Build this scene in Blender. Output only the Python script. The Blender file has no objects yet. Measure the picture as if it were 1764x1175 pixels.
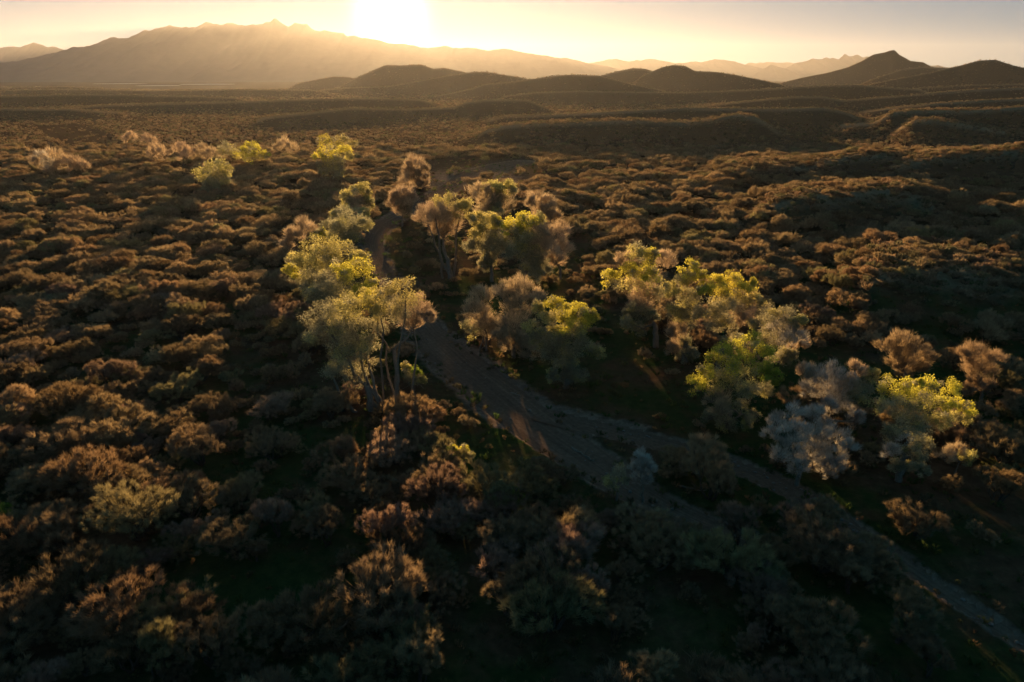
import bpy, math, random
import numpy as np
from mathutils import Vector

# ------------------------------------------------------------------ camera, sky, sun, exposure
S = bpy.context.scene
COL = S.collection
PW, PH, F = 1764.0, 1175.0, 1176.0          # photograph frame and focal length, in its pixels
CAMZ, PITCH = 60.0, math.radians(21.0)
cam = bpy.data.cameras.new('camera')
cam.sensor_width = 36.0
cam.lens = 36.0 * F / PW
cam.clip_start = 0.5
cam.clip_end = 80000
camo = bpy.data.objects.new('camera', cam)
COL.objects.link(camo)
camo.location = (0, 0, CAMZ)
camo.rotation_euler = (math.radians(90) - PITCH, 0, 0)
S.camera = camo
S.view_settings.view_transform = 'Standard'
S.view_settings.look = 'None'
S.view_settings.gamma = 1
S.view_settings.exposure = 1.7
cy = S.cycles
cy.max_bounces = 6
cy.diffuse_bounces = 4
cy.glossy_bounces = 2
cy.transmission_bounces = 4
cy.volume_bounces = 0
cy.transparent_max_bounces = 4
cy.use_denoising = True
cy.sample_clamp_indirect = 4.0

SUN_EL = math.radians(4.5)
SUN_AZ = math.radians(-9.1)                  # from +Y towards +X
SUN_DIR = Vector((math.sin(SUN_AZ) * math.cos(SUN_EL), math.cos(SUN_AZ) * math.cos(SUN_EL), math.sin(SUN_EL)))
sl = bpy.data.lights.new('sun', 'SUN')
sl.energy = 5.0
sl.angle = math.radians(0.5)
sl.color = (1.0, 0.62, 0.28)
so = bpy.data.objects.new('sun', sl)
COL.objects.link(so)
so.rotation_euler = SUN_DIR.to_track_quat('Z', 'Y').to_euler()

W = bpy.data.worlds.new('World')
S.world = W
W.use_nodes = True
nt = W.node_tree
nt.nodes.clear()
out = nt.nodes.new('ShaderNodeOutputWorld')
bg = nt.nodes.new('ShaderNodeBackground')
sky = nt.nodes.new('ShaderNodeTexSky')
sky.sky_type = 'NISHITA'
sky.sun_disc = False
sky.sun_elevation = SUN_EL
sky.sun_rotation = SUN_AZ
sky.altitude = 900
sky.air_density = 1.0
sky.dust_density = 0.8
sky.ozone_density = 2.0
bg.inputs['Strength'].default_value = 0.10
# the glow of the air right around the sun (the sun itself is just outside the lamp's reach of the camera)
tc = nt.nodes.new('ShaderNodeTexCoord')
dp = nt.nodes.new('ShaderNodeVectorMath'); dp.operation = 'DOT_PRODUCT'
dp.inputs[1].default_value = SUN_DIR
nt.links.new(tc.outputs['Generated'], dp.inputs[0])
mx = nt.nodes.new('ShaderNodeMath'); mx.operation = 'MAXIMUM'; mx.inputs[1].default_value = 0
nt.links.new(dp.outputs['Value'], mx.inputs[0])
prev = None
for expo, amp in ((2200, 20.0), (90, 0.2)):
    p = nt.nodes.new('ShaderNodeMath'); p.operation = 'POWER'; p.inputs[1].default_value = expo
    nt.links.new(mx.outputs[0], p.inputs[0])
    m = nt.nodes.new('ShaderNodeMath'); m.operation = 'MULTIPLY'; m.inputs[1].default_value = amp
    nt.links.new(p.outputs[0], m.inputs[0])
    if prev:
        a = nt.nodes.new('ShaderNodeMath'); a.operation = 'ADD'
        nt.links.new(prev.outputs[0], a.inputs[0]); nt.links.new(m.outputs[0], a.inputs[1])
        prev = a
    else:
        prev = m
gc = nt.nodes.new('ShaderNodeVectorMath'); gc.operation = 'SCALE'
gc.inputs[0].default_value = (1.0, 0.76, 0.42)
nt.links.new(prev.outputs[0], gc.inputs['Scale'])
ad = nt.nodes.new('ShaderNodeVectorMath'); ad.operation = 'ADD'
# a camera that holds the bright evening sky: the steep rise of brightness towards the sun is evened out
gm_ = nt.nodes.new('ShaderNodeGamma'); gm_.inputs['Gamma'].default_value = 0.2
nt.links.new(sky.outputs[0], gm_.inputs['Color'])
sc_ = nt.nodes.new('ShaderNodeVectorMath'); sc_.operation = 'MULTIPLY'; sc_.inputs[1].default_value = (0.11, 0.455, 0.77)
nt.links.new(gm_.outputs[0], sc_.inputs[0])
nt.links.new(sc_.outputs[0], ad.inputs[0]); nt.links.new(gc.outputs[0], ad.inputs[1])
nt.links.new(ad.outputs[0], bg.inputs['Color'])
nt.links.new(bg.outputs[0], out.inputs['Surface'])

HAZE_DENSITY, HAZE_G = 0.92e-5, 0.55

# ------------------------------------------------------------------ helpers
rng = np.random.default_rng(11)
cP, sP = math.cos(PITCH), math.sin(PITCH)

def ray(px, py):
    a, b = px - PW / 2, PH / 2 - py
    return np.array([a, b * sP + F * cP, b * cP - F * sP])

def at_z(px, py, z=0.0):
    d = ray(px, py)
    t = (z - CAMZ) / d[2]
    return np.array([d[0] * t, d[1] * t, z])

def at_y(px, py, y):
    d = ray(px, py)
    t = y / d[1]
    return np.array([d[0] * t, y, CAMZ + d[2] * t])

def project(p):
    p = np.asarray(p, float)
    x, y, z = p[..., 0], p[..., 1], p[..., 2] - CAMZ
    dep = y * cP - z * sP
    up = y * sP + z * cP
    dep = np.where(dep < 1e-3, 1e-3, dep)
    return PW / 2 + F * x / dep, PH / 2 - F * up / dep, dep

def _hash(i, j, s):
    h = (i.astype(np.int64) * 374761393 + j.astype(np.int64) * 668265263 + s * 974634777) & 0x7fffffff
    h = ((h ^ (h >> 13)) * 1274126177) & 0x7fffffff
    return ((h ^ (h >> 16)) & 0xffff) / 65535.0

def vnoise(x, y, s=0):
    i, j = np.floor(x), np.floor(y)
    fx, fy = x - i, y - j
    fx = fx * fx * (3 - 2 * fx); fy = fy * fy * (3 - 2 * fy)
    a, b = _hash(i, j, s), _hash(i + 1, j, s)
    c, d = _hash(i, j + 1, s), _hash(i + 1, j + 1, s)
    return (a + (b - a) * fx) * (1 - fy) + (c + (d - c) * fx) * fy

def fbm(x, y, s=0, o=4):
    r, a, n = 0, 1.0, 0
    for k in range(o):
        r = r + a * vnoise(x * 2 ** k, y * 2 ** k, s + k); n += a; a *= 0.5
    return r / n

def sstep(a, b, x):
    t = np.clip((x - a) / (b - a), 0, 1)
    return t * t * (3 - 2 * t)

def mesh_from(name, verts, faces, mat=None, cols=None, smooth=False):
    """verts n x 3, faces m x k (all of k corners)"""
    verts = np.asarray(verts, np.float32); faces = np.asarray(faces, np.int32)
    me = bpy.data.meshes.new(name)
    me.vertices.add(len(verts)); me.vertices.foreach_set('co', verts.ravel())
    k = faces.shape[1]
    me.loops.add(faces.size); me.loops.foreach_set('vertex_index', faces.ravel())
    me.polygons.add(len(faces))
    me.polygons.foreach_set('loop_start', np.arange(0, faces.size, k, dtype=np.int32))
    me.polygons.foreach_set('loop_total', np.full(len(faces), k, np.int32))
    me.polygons.foreach_set('use_smooth', np.full(len(faces), smooth, bool))
    if cols is not None:
        at = me.color_attributes.new('tint', 'FLOAT_COLOR', 'POINT')
        c = np.ones((len(verts), 4), np.float32); c[:, :3] = cols
        at.data.foreach_set('color', c.ravel())
    me.update(calc_edges=True)
    if mat: me.materials.append(mat)
    return me

def link(name, me, parent=None, loc=(0, 0, 0), kind=None, col=COL):
    o = bpy.data.objects.new(name, me)
    o.location = loc
    if parent: o.parent = parent
    if kind: o['kind'] = kind
    if col: col.objects.link(o)
    return o

def tag(o, label, cat, group=None):
    o['label'] = label; o['category'] = cat
    if group: o['group'] = group
    return o

# ------------------------------------------------------------------ materials
def mat_new(name):
    m = bpy.data.materials.new(name); m.use_nodes = True
    m.node_tree.nodes.clear()
    return m, m.node_tree.nodes, m.node_tree.links

def leaf_material(name, trans=0.45, var=0.35, hue=0.03):
    """matte leaf/twig surface that lets part of the light through; colour from the mesh's own tint"""
    m, n, l = mat_new(name)
    o = n.new('ShaderNodeOutputMaterial')
    at = n.new('ShaderNodeAttribute'); at.attribute_name = 'tint'
    oi = n.new('ShaderNodeObjectInfo')
    mr = n.new('ShaderNodeMapRange'); mr.inputs['To Min'].default_value = 1 - var; mr.inputs['To Max'].default_value = 1 + var
    l.new(oi.outputs['Random'], mr.inputs['Value'])
    h2 = n.new('ShaderNodeMath'); h2.operation = 'MULTIPLY'; h2.inputs[1].default_value = 7.31
    l.new(oi.outputs['Random'], h2.inputs[0])
    h3 = n.new('ShaderNodeMath'); h3.operation = 'FRACT'; l.new(h2.outputs[0], h3.inputs[0])
    mh = n.new('ShaderNodeMapRange'); mh.inputs['To Min'].default_value = 0.5 - hue; mh.inputs['To Max'].default_value = 0.5 + hue
    l.new(h3.outputs[0], mh.inputs['Value'])
    hs = n.new('ShaderNodeHueSaturation')
    l.new(at.outputs['Color'], hs.inputs['Color']); l.new(mh.outputs[0], hs.inputs['Hue']); l.new(mr.outputs[0], hs.inputs['Value'])
    d = n.new('ShaderNodeBsdfDiffuse'); t = n.new('ShaderNodeBsdfTranslucent')
    l.new(hs.outputs[0], d.inputs['Color']); l.new(hs.outputs[0], t.inputs['Color'])
    mix = n.new('ShaderNodeMixShader'); mix.inputs[0].default_value = trans
    l.new(d.outputs[0], mix.inputs[1]); l.new(t.outputs[0], mix.inputs[2]); l.new(mix.outputs[0], o.inputs['Surface'])
    return m

def ramp(n, stops):
    r = n.new('ShaderNodeValToRGB')
    e = r.color_ramp.elements
    while len(e) < len(stops): e.new(0.5)
    for k, (p, c) in enumerate(stops):
        e[k].position = p; e[k].color = (*c, 1)
    return r

def noise_node(n, l, scale, detail=6, rough=0.6, vec=None):
    t = n.new('ShaderNodeTexNoise'); t.inputs['Scale'].default_value = scale
    t.inputs['Detail'].default_value = detail; t.inputs['Roughness'].default_value = rough
    if vec is not None: l.new(vec, t.inputs['Vector'])
    return t

def ground_material():
    m, n, l = mat_new('scrub ground')
    o = n.new('ShaderNodeOutputMaterial'); g = n.new('ShaderNodeNewGeometry')
    b = n.new('ShaderNodeBsdfDiffuse')
    n1 = noise_node(n, l, 0.035, 8, 0.65, g.outputs['Position'])
    n2 = noise_node(n, l, 0.6, 8, 0.7, g.outputs['Position'])
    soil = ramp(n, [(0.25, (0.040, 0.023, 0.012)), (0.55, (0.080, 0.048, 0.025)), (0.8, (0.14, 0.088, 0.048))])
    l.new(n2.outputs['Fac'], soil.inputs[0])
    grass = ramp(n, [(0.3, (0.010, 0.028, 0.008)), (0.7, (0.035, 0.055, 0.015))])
    l.new(n2.outputs['Fac'], grass.inputs[0])
    at = n.new('ShaderNodeAttribute'); at.attribute_name = 'tint'
    sp = n.new('ShaderNodeSeparateColor'); l.new(at.outputs['Color'], sp.inputs[0])
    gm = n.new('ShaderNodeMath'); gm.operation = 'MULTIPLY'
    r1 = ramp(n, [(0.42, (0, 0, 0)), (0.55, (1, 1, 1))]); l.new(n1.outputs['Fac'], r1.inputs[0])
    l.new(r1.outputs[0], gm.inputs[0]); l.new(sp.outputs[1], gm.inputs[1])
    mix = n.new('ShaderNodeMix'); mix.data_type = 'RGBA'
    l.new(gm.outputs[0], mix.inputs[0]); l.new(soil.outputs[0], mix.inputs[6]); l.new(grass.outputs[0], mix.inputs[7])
    straw = ramp(n, [(0.3, (0.10, 0.07, 0.038)), (0.7, (0.26, 0.185, 0.10))]); l.new(n2.outputs['Fac'], straw.inputs[0])  # dry-grass straw, lighter on ridge tops to paint in golden sunlit crests
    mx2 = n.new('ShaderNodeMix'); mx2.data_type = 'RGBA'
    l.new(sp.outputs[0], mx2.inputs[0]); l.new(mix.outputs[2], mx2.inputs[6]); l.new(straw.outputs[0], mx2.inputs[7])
    # sand washed over the banks, in ragged tongues
    n3 = noise_node(n, l, 0.22, 5, 0.6, g.outputs['Position'])
    sa = n.new('ShaderNodeMath'); sa.operation = 'ADD'; l.new(sp.outputs[2], sa.inputs[0]); l.new(n3.outputs['Fac'], sa.inputs[1])
    sr_ = n.new('ShaderNodeMapRange'); sr_.inputs['From Min'].default_value = 0.82; sr_.inputs['From Max'].default_value = 1.12
    l.new(sa.outputs[0], sr_.inputs['Value'])
    snd = ramp(n, [(0.3, (0.06, 0.040, 0.026)), (0.7, (0.26, 0.18, 0.12))]); l.new(n2.outputs['Fac'], snd.inputs[0])
    mx3 = n.new('ShaderNodeMix'); mx3.data_type = 'RGBA'
    l.new(sr_.outputs[0], mx3.inputs[0]); l.new(mx2.outputs[2], mx3.inputs[6]); l.new(snd.outputs[0], mx3.inputs[7])
    l.new(mx3.outputs[2], b.inputs['Color'])
    bp = n.new('ShaderNodeBump'); bp.inputs['Strength'].default_value = 0.8; bp.inputs['Distance'].default_value = 0.4
    l.new(n2.outputs['Fac'], bp.inputs['Height']); l.new(bp.outputs[0], b.inputs['Normal'])
    l.new(b.outputs[0], o.inputs['Surface'])
    return m

def sand_material():
    m, n, l = mat_new('wash sand')
    o = n.new('ShaderNodeOutputMaterial'); g = n.new('ShaderNodeNewGeometry')
    b = n.new('ShaderNodeBsdfDiffuse')
    at = n.new('ShaderNodeAttribute'); at.attribute_name = 'tint'      # r: across, g: along the flow
    mp = n.new('ShaderNodeMapping'); l.new(at.outputs['Vector'], mp.inputs['Vector'])
    mp.inputs['Scale'].default_value = (16, 0.8, 1)
    n1 = noise_node(n, l, 1.0, 6, 0.6, mp.outputs[0])
    n2 = noise_node(n, l, 1.3, 8, 0.7, g.outputs['Position'])
    ma = n.new('ShaderNodeMath'); ma.operation = 'ADD'; l.new(n1.outputs['Fac'], ma.inputs[0]); l.new(n2.outputs['Fac'], ma.inputs[1])
    mm = n.new('ShaderNodeMath'); mm.operation = 'MULTIPLY'; mm.inputs[1].default_value = 0.5; l.new(ma.outputs[0], mm.inputs[0])
    r = ramp(n, [(0.3, (0.055, 0.034, 0.021)), (0.5, (0.125, 0.080, 0.050)), (0.7, (0.21, 0.142, 0.092))])
    l.new(mm.outputs[0], r.inputs[0]); l.new(r.outputs[0], b.inputs['Color'])
    bp = n.new('ShaderNodeBump'); bp.inputs['Strength'].default_value = 0.7; bp.inputs['Distance'].default_value = 0.15
    l.new(mm.outputs[0], bp.inputs['Height']); l.new(bp.outputs[0], b.inputs['Normal'])
    l.new(b.outputs[0], o.inputs['Surface'])
    return m

def rock_material():
    m, n, l = mat_new('mountain rock')
    o = n.new('ShaderNodeOutputMaterial'); g = n.new('ShaderNodeNewGeometry')
    b = n.new('ShaderNodeBsdfDiffuse')
    n1 = noise_node(n, l, 0.004, 8, 0.65, g.outputs['Position'])
    r = ramp(n, [(0.3, (0.075, 0.065, 0.055)), (0.7, (0.10, 0.085, 0.07))])
    l.new(n1.outputs['Fac'], r.inputs[0]); l.new(r.outputs[0], b.inputs['Color']); l.new(b.outputs[0], o.inputs['Surface'])
    return m

def bark_material(name, a, b_):
    m, n, l = mat_new(name)
    o = n.new('ShaderNodeOutputMaterial'); g = n.new('ShaderNodeTexCoord')
    b = n.new('ShaderNodeBsdfDiffuse')
    mp = n.new('ShaderNodeMapping'); mp.inputs['Scale'].default_value = (3, 3, 0.7); l.new(g.outputs['Object'], mp.inputs[0])
    n1 = noise_node(n, l, 2.0, 6, 0.7, mp.outputs[0])
    r = ramp(n, [(0.3, a), (0.7, b_)])
    l.new(n1.outputs['Fac'], r.inputs[0]); l.new(r.outputs[0], b.inputs['Color'])
    bp = n.new('ShaderNodeBump'); bp.inputs['Strength'].default_value = 0.6; bp.inputs['Distance'].default_value = 0.05
    l.new(n1.outputs['Fac'], bp.inputs['Height']); l.new(bp.outputs[0], b.inputs['Normal'])
    l.new(b.outputs[0], o.inputs['Surface'])
    return m

M_GROUND, M_SAND, M_ROCK = ground_material(), sand_material(), rock_material()
M_LEAF = leaf_material('cottonwood leaf', 0.55, 0.08, 0.008)
M_TWIG = leaf_material('mesquite twig', 0.45, 0.30, 0.008)
M_BARK = bark_material('cottonwood bark', (0.11, 0.088, 0.062), (0.25, 0.205, 0.15))
M_DARKBARK = bark_material('mesquite bark', (0.05, 0.035, 0.025), (0.12, 0.09, 0.065))

# ------------------------------------------------------------------ terrain
# crest lines: (photo x, photo y) points, distance at the two ends, reach in front and behind
RIDGES = [
 ([(1430,480),(1480,472),(1540,472),(1600,473),(1700,482),(1764,495),(1850,512),(2000,530)],186,180,34,60),
 ([(1290,368),(1317,357),(1368,340),(1436,337),(1504,328),(1556,330),(1620,352)],300,305,45,70),
 ([(1500,303),(1511,293),(1556,281),(1624,269),(1709,265),(1764,255),(1850,245),(2000,240)],425,440,58,90),
 ([(1215,312),(1232,303),(1300,289),(1368,289),(1419,279),(1470,269),(1538,268),(1600,274)],420,470,55,90),
 ([(1535,232),(1552,221),(1573,208),(1607,206),(1675,218),(1743,231),(1780,243)],760,740,85,110),
 ([(1395,246),(1409,238),(1453,218),(1504,213),(1538,194),(1573,192),(1675,191),(1764,184),(1850,180),(2000,178)],800,960,95,140),
 ([(1470,196),(1538,187),(1607,179),(1675,174),(1764,170),(1850,165),(2000,160)],1250,1300,120,160),
 ([(820,236),(832,228),(869,218),(920,214),(1016,211),(1091,208),(1180,212),(1230,205),(1270,198),(1300,202),(1340,225)],720,730,115,120),
 ([(815,217),(869,201),(955,199),(1091,191),(1180,186),(1232,187),(1355,188),(1420,186),(1480,200)],960,980,120,140),
 ([(430,214),(460,204),(545,194),(600,187),(699,189),(784,186),(801,177),(835,172),(903,172),(930,178)],940,1350,150,160),
 ([(850,176),(863,167),(920,160),(989,157),(1180,160),(1300,155),(1402,148),(1470,146),(1583,155),(1610,160)],1900,2000,200,260),
 ([(1090,200),(1188,186),(1300,174),(1368,167),(1416,167),(1453,174),(1538,167),(1675,155),(1764,151),(1850,150),(2000,150)],1420,1700,150,200),
 ([(720,176),(733,170),(784,160),(818,152),(832,146),(886,141),(955,131),(982,129),(1036,131),(1091,146),(1150,158)],2300,2300,270,350),
 ([(540,158),(600,152),(665,150),(716,141),(767,131),(818,124),(839,124),(903,135),(960,150)],2900,2900,330,400),
 ([(585,150),(614,134),(648,119),(665,112),(690,113),(726,111),(747,119),(764,117),(801,125),(850,145)],3500,3500,380,450),
 ([(520,142),(545,137),(575,132),(600,134),(640,142)],3900,3900,300,400),
 ([(1000,145),(1033,131),(1067,122),(1091,118),(1111,120),(1131,127),(1170,145)],3300,3300,330,400),
 ([(1100,133),(1142,116),(1160,112),(1180,114),(1198,123),(1232,124),(1266,129),(1300,136),(1350,146)],2900,2900,330,400),
 ([(1530,163),(1583,153),(1675,146),(1764,145),(1850,145),(2000,144)],2150,2150,220,260),
 ([(1470,154),(1511,143),(1607,124),(1658,112),(1688,104),(1716,103),(1743,112),(1764,117),(1800,122),(1900,128),(2000,140)],2650,2650,370,450),
 ([(1480,146),(1504,136),(1556,119),(1590,115),(1640,118),(1720,130)],3400,3400,330,400),
 ([(1340,144),(1382,134),(1423,126),(1460,116),(1485,105),(1504,94),(1525,90),(1533,87),(1541,86),(1549,94),(1569,105),(1590,107),(1603,114),(1660,132)],4300,4300,520,600),
 # low swells of the valley on the left
 ([(-200,170),(0,166),(150,163),(300,166),(420,170)],1750,1750,150,220),
 ([(-200,158),(0,156),(120,154),(260,157),(420,155),(560,156)],2600,2600,240,300),
 ([(100,188),(220,181),(380,177),(520,172),(620,170),(740,172)],1350,1550,140,200),
 ([(-200,190),(0,188),(120,189),(220,196)],1150,1200,110,150),
 ([(-150,152),(60,150),(110,149),(180,152)],3600,3600,260,300),
]
_R = []
for pts, ya, yb, wf, wb in RIDGES:
    xs = [p[0] for p in pts]
    P = np.array([at_y(x, y, ya + (yb - ya) * (x - xs[0]) / (xs[-1] - xs[0])) for x, y in pts])
    _R.append((P[:, 0] / P[:, 1], P[:, 1], P[:, 2], wf, wb))

WASHES = [
 [(900,278,9),(860,286,12),(815,298,10),(785,318,8),(735,345,6),(700,365,5.5),(655,388,5),(640,412,4),(648,445,2.6),(680,490,2.2),(705,530,2.8),(735,575,4.6),(775,612,5.4),(830,655,5.6),(890,705,5.4),(960,755,5),(1030,800,4.2),(1100,850,3.2),(1180,892,2.2),(1290,930,1.6)],
 [(925,708,2),(1000,728,2.8),(1080,745,2.6),(1160,765,2.4),(1240,790,2.4),(1330,822,2.2),(1400,860,2.2),(1480,915,1.6),(1600,1000,1.3),(1700,1065,1.2),(1800,1130,1.2),(1950,1230,1.2)],
]
def resample(P, step):
    out_, d = [], 0
    for a, b in zip(P[:-1], P[1:]):
        n = max(2, int(np.linalg.norm((b - a)[:2]) / step))
        for k in range(n): out_.append(a + (b - a) * k / n)
    out_.append(P[-1])
    A = np.array(out_)
    for _ in range(20):
        A[1:-1] = (A[:-2] + 2 * A[1:-1] + A[2:]) / 4
    return A
WPATH = []
for w in WASHES:
    P = np.array([[*at_z(x, y)[:2], h] for x, y, h in w])
    WPATH.append(resample(P, 2.0))

def wash_rel(x, y):
    """distance to the nearest wash centre over its half width (1 = at the bank), 9 far away"""
    x = np.asarray(x, float); y = np.asarray(y, float)
    r = np.full(x.shape, 9.0); dd = np.full(x.shape, 999.0)
    near = (y > 10) & (y < 640) & (np.abs(x) < 260)
    xs, ys = x[near], y[near]
    if xs.size:
        best = np.full(xs.shape, 9.0); bd = np.full(xs.shape, 999.0)
        for P in WPATH:
            for p in P:
                d = np.hypot(xs - p[0], ys - p[1])
                best = np.minimum(best, d / p[2]); bd = np.minimum(bd, d - p[2])
        r[near] = best; dd[near] = bd
    return r, dd

def base_height(x, y):
    x = np.asarray(x, float); y = np.asarray(y, float)
    yy = np.maximum(y, 1.0)
    u = x / yy
    z = 0.9 * (fbm(x / 60, y / 60, 3) - 0.5) + sstep(600, 3000, yy) * 7 * (fbm(x / 500, y / 150, 9) - 0.5)
    h = np.zeros_like(z)
    global TOPS
    TOPS = np.zeros_like(z)
    for (U, Y, Z, wf, wb) in _R:
        lo, hi = U[0], U[-1]
        m = (u > lo - 0.08) & (u < hi + 0.08) & (yy > Y.min() - 2.2 * wf) & (yy < Y.max() + 2.2 * wb)
        if not m.any(): continue
        uu = u[m]
        zc = np.interp(uu, U, Z); yc = np.interp(uu, U, Y)
        sp = (0.14 if wf <= 60 else 0.04) * (hi - lo)
        edge = sstep(lo - 0.03, lo + sp, uu) * (1 - sstep(hi - sp, hi + 0.03, uu))
        xx = x[m]
        L = wf * 1.1
        wob = 0.75 + 0.6 * fbm(xx / L, yy[m] / (L * 3), int(wf), 3)
        t = yy[m] - yc
        a = np.where(t < 0, -t / (wf * .72 * wob), t / wb)
        prof = np.where(t < 0, np.clip(1 - a * .8, 0, 1) ** 1.6, np.exp(-(a * .95) ** 2.6))
        gul = 1 - 0.30 * sstep(0.1, 0.9, a) * (fbm(xx / (L * .35), yy[m] / L, 5, 3)) * 2
        v = np.maximum(zc, 0) * prof * edge * np.where(t < 0, gul, 1)
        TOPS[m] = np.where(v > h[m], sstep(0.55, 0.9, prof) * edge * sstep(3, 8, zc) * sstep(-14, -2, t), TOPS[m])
        h[m] = np.maximum(h[m], v) + 0.12 * np.minimum(h[m], v)
    return z * (1 - sstep(2, 12, h)*0.7) + h

def height(x, y, carve=True):
    z = base_height(x, y)
    if carve:
        r, _ = wash_rel(x, y)
        z = z - 0.9 * (1 - sstep(0.75, 1.25, r))
    return z

def hz(x, y):
    return float(height(np.array([x]), np.array([y]))[0])

NY, NX = 1500, 900
tt = np.linspace(0, 1, NY)
yr = -120 + 60 * (np.exp(tt * math.log(36000 / 60)) - 1)
us = np.linspace(-1.25, 1.25, NX)
YY = np.repeat(yr[:, None], NX, 1)
XX = us[None, :] * (np.maximum(YY, 0) + 110)
ZZ = height(XX.ravel(), YY.ravel())
crest_light = TOPS.copy()
gv = np.stack([XX.ravel(), YY.ravel(), ZZ], 1)
idx = np.arange(NY * NX).reshape(NY, NX)
gf = np.stack([idx[:-1, :-1], idx[:-1, 1:], idx[1:, 1:], idx[1:, :-1]], -1).reshape(-1, 4)
gcol = np.zeros((len(gv), 3)); gcol[:, 0] = crest_light  # red: ridge tops that get the painted sunlit straw
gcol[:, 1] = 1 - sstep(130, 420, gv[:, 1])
_, gwd = wash_rel(gv[:, 0], gv[:, 1])
gcol[:, 2] = 1 - sstep(-1.0, np.where(gv[:, 1] < 112, 2.2, 5.0), gwd)
sand_far = [tuple(at_z(x, y)[:2]) for x, y in [(700,285),(800,272),(920,280),(940,300),(900,330),(830,312),(760,350),(700,350),(730,310)]]
_cx = np.mean([p[0] for p in sand_far]); _cy = np.mean([p[1] for p in sand_far])
gcol[:, 2] = np.maximum(gcol[:, 2], 0.75 * np.exp(-((gv[:, 0] - _cx) / 45) ** 2 - ((gv[:, 1] - _cy) / 70) ** 2))
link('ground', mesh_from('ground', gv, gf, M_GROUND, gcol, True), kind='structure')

# the dry wash: a sheet of sand lying in the carved bed
def wash_sheet(name, P):
    T = np.gradient(P[:, :2], axis=0); T /= np.linalg.norm(T, axis=1)[:, None]
    Nn = np.stack([-T[:, 1], T[:, 0]], 1)
    K = 13
    s = np.linspace(-1.3, 1.3, K)
    edge = 1 + 0.5 * (fbm(np.arange(len(P)) / 5.0, np.zeros(len(P)), 4, 3) - .5)
    V = P[:, None, :2] + Nn[:, None, :] * (s[None, :, None] * (P[:, 2] * edge)[:, None, None])
    X, Y = V[..., 0].ravel(), V[..., 1].ravel()
    Z = base_height(X, Y) - 0.55 + 0.2 * np.abs(np.tile(s, len(P))) ** 2 + 0.16 * (fbm(X / 5, Y / 5, 8) - .5)
    v = np.stack([X, Y, Z], 1)
    ii = np.arange(len(P) * K).reshape(len(P), K)
    f = np.stack([ii[:-1, :-1], ii[:-1, 1:], ii[1:, 1:], ii[1:, :-1]], -1).reshape(-1, 4)
    c = np.zeros((len(v), 3)); c[:, 0] = np.tile(s, len(P)) * 0.5 + .5; c[:, 1] = np.repeat(np.arange(len(P)), K) * 0.06
    return link(name, mesh_from(name, v, f, M_SAND, c, True), kind='structure')
wash_sheet('sandy_wash', WPATH[0])
o = wash_sheet('sandy_wash', WPATH[1]); o.location.z = -0.03

# ------------------------------------------------------------------ mountains on the horizon
def mountain(name, pts, Y, front, back, seed, rough=1.0):
    Y, front, back = Y * 2.1, front * 2.1, back * 2.1
    P = np.array([at_y(x, y, Y) for x, y in pts])
    n = int((P[-1, 0] - P[0, 0]) / 38)
    X = np.linspace(P[0, 0], P[-1, 0], n)
    Zc = np.interp(X, P[:, 0], P[:, 2])
    Zc = Zc + rough * 1.5 * (70 * (np.abs(fbm(X / 800, X * 0, seed, 5) - 0.5) * -2 + .35) + 40 * (fbm(X / 260, X * 0 + 3, seed, 3) - .5)) * (Zc / 800)
    v = np.concatenate([np.linspace(-1, 0, 40), np.linspace(0, 1, 14)[1:]])
    A, B = np.meshgrid(X, v, indexing='ij')
    Zg = np.repeat(Zc[:, None], len(v), 1)
    yy = Y + np.where(B < 0, B * front, B * back)
    spur = fbm(A / 880 + 0.4 * B, B * 1.2, seed + 3, 4)
    prof = np.where(B < 0, (1 - np.abs(B)) ** (0.9 + 1.5 * spur), (1 - np.abs(B)) ** 1.3)
    z = Zg * prof * (1 - 0.25 * np.abs(fbm(A / 540, B * 5, seed + 9, 4) - .5) * np.minimum(1, np.abs(B) * 8)) - 2
    yy = yy + 250 * (spur - .5) * np.minimum(1, np.abs(B) * 3)
    V = np.stack([A, yy, z], -1).reshape(-1, 3)
    ii = np.arange(len(V)).reshape(A.shape)
    f = np.stack([ii[:-1, :-1], ii[1:, :-1], ii[1:, 1:], ii[:-1, 1:]], -1).reshape(-1, 4)
    return link(name, mesh_from(name, V, f, M_ROCK, None, True), kind='structure')

mountain('mountain_range', [(-80,128),(-40,118),(0,109),(54,102),(102,90),(126,83),(163,78),(191,68),(225,66),(238,61),(266,51),(289,49),(306,47),(327,49),(351,41),(378,45),(392,40),(426,39),(453,44),(473,35),(497,44),(528,39),(545,48),(565,54),(600,63),(624,65),(665,73),(723,80),(767,82),(818,85),(839,89),(852,87),(880,87),(897,91),(927,92),(948,97),(972,99),(1006,108),(1040,114),(1090,124),(1140,134)], 9500, 2300, 1500, 21)
mountain('mountain_range', [(-400,90),(-250,84),(-120,90),(0,83),(31,81),(58,75),(82,82),(90,80),(109,86),(150,96),(220,110),(300,132)], 12500, 2000, 1500, 33)
mountain('mountain_range', [(960,128),(1000,112),(1023,109),(1050,102),(1084,106),(1111,101),(1142,105),(1164,108),(1184,107),(1215,106),(1232,103),(1266,107),(1290,112),(1314,117),(1340,124),(1380,134)], 12000, 2000, 1200, 45)
mountain('mountain_range', [(1240,128),(1286,110),(1317,108),(1368,109),(1410,116),(1450,130)], 14500, 800, 900, 51)
mountain('mountain_range', [(1290,134),(1314,120),(1327,112),(1344,116),(1355,119),(1380,132)], 10800, 700, 700, 57)
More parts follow.
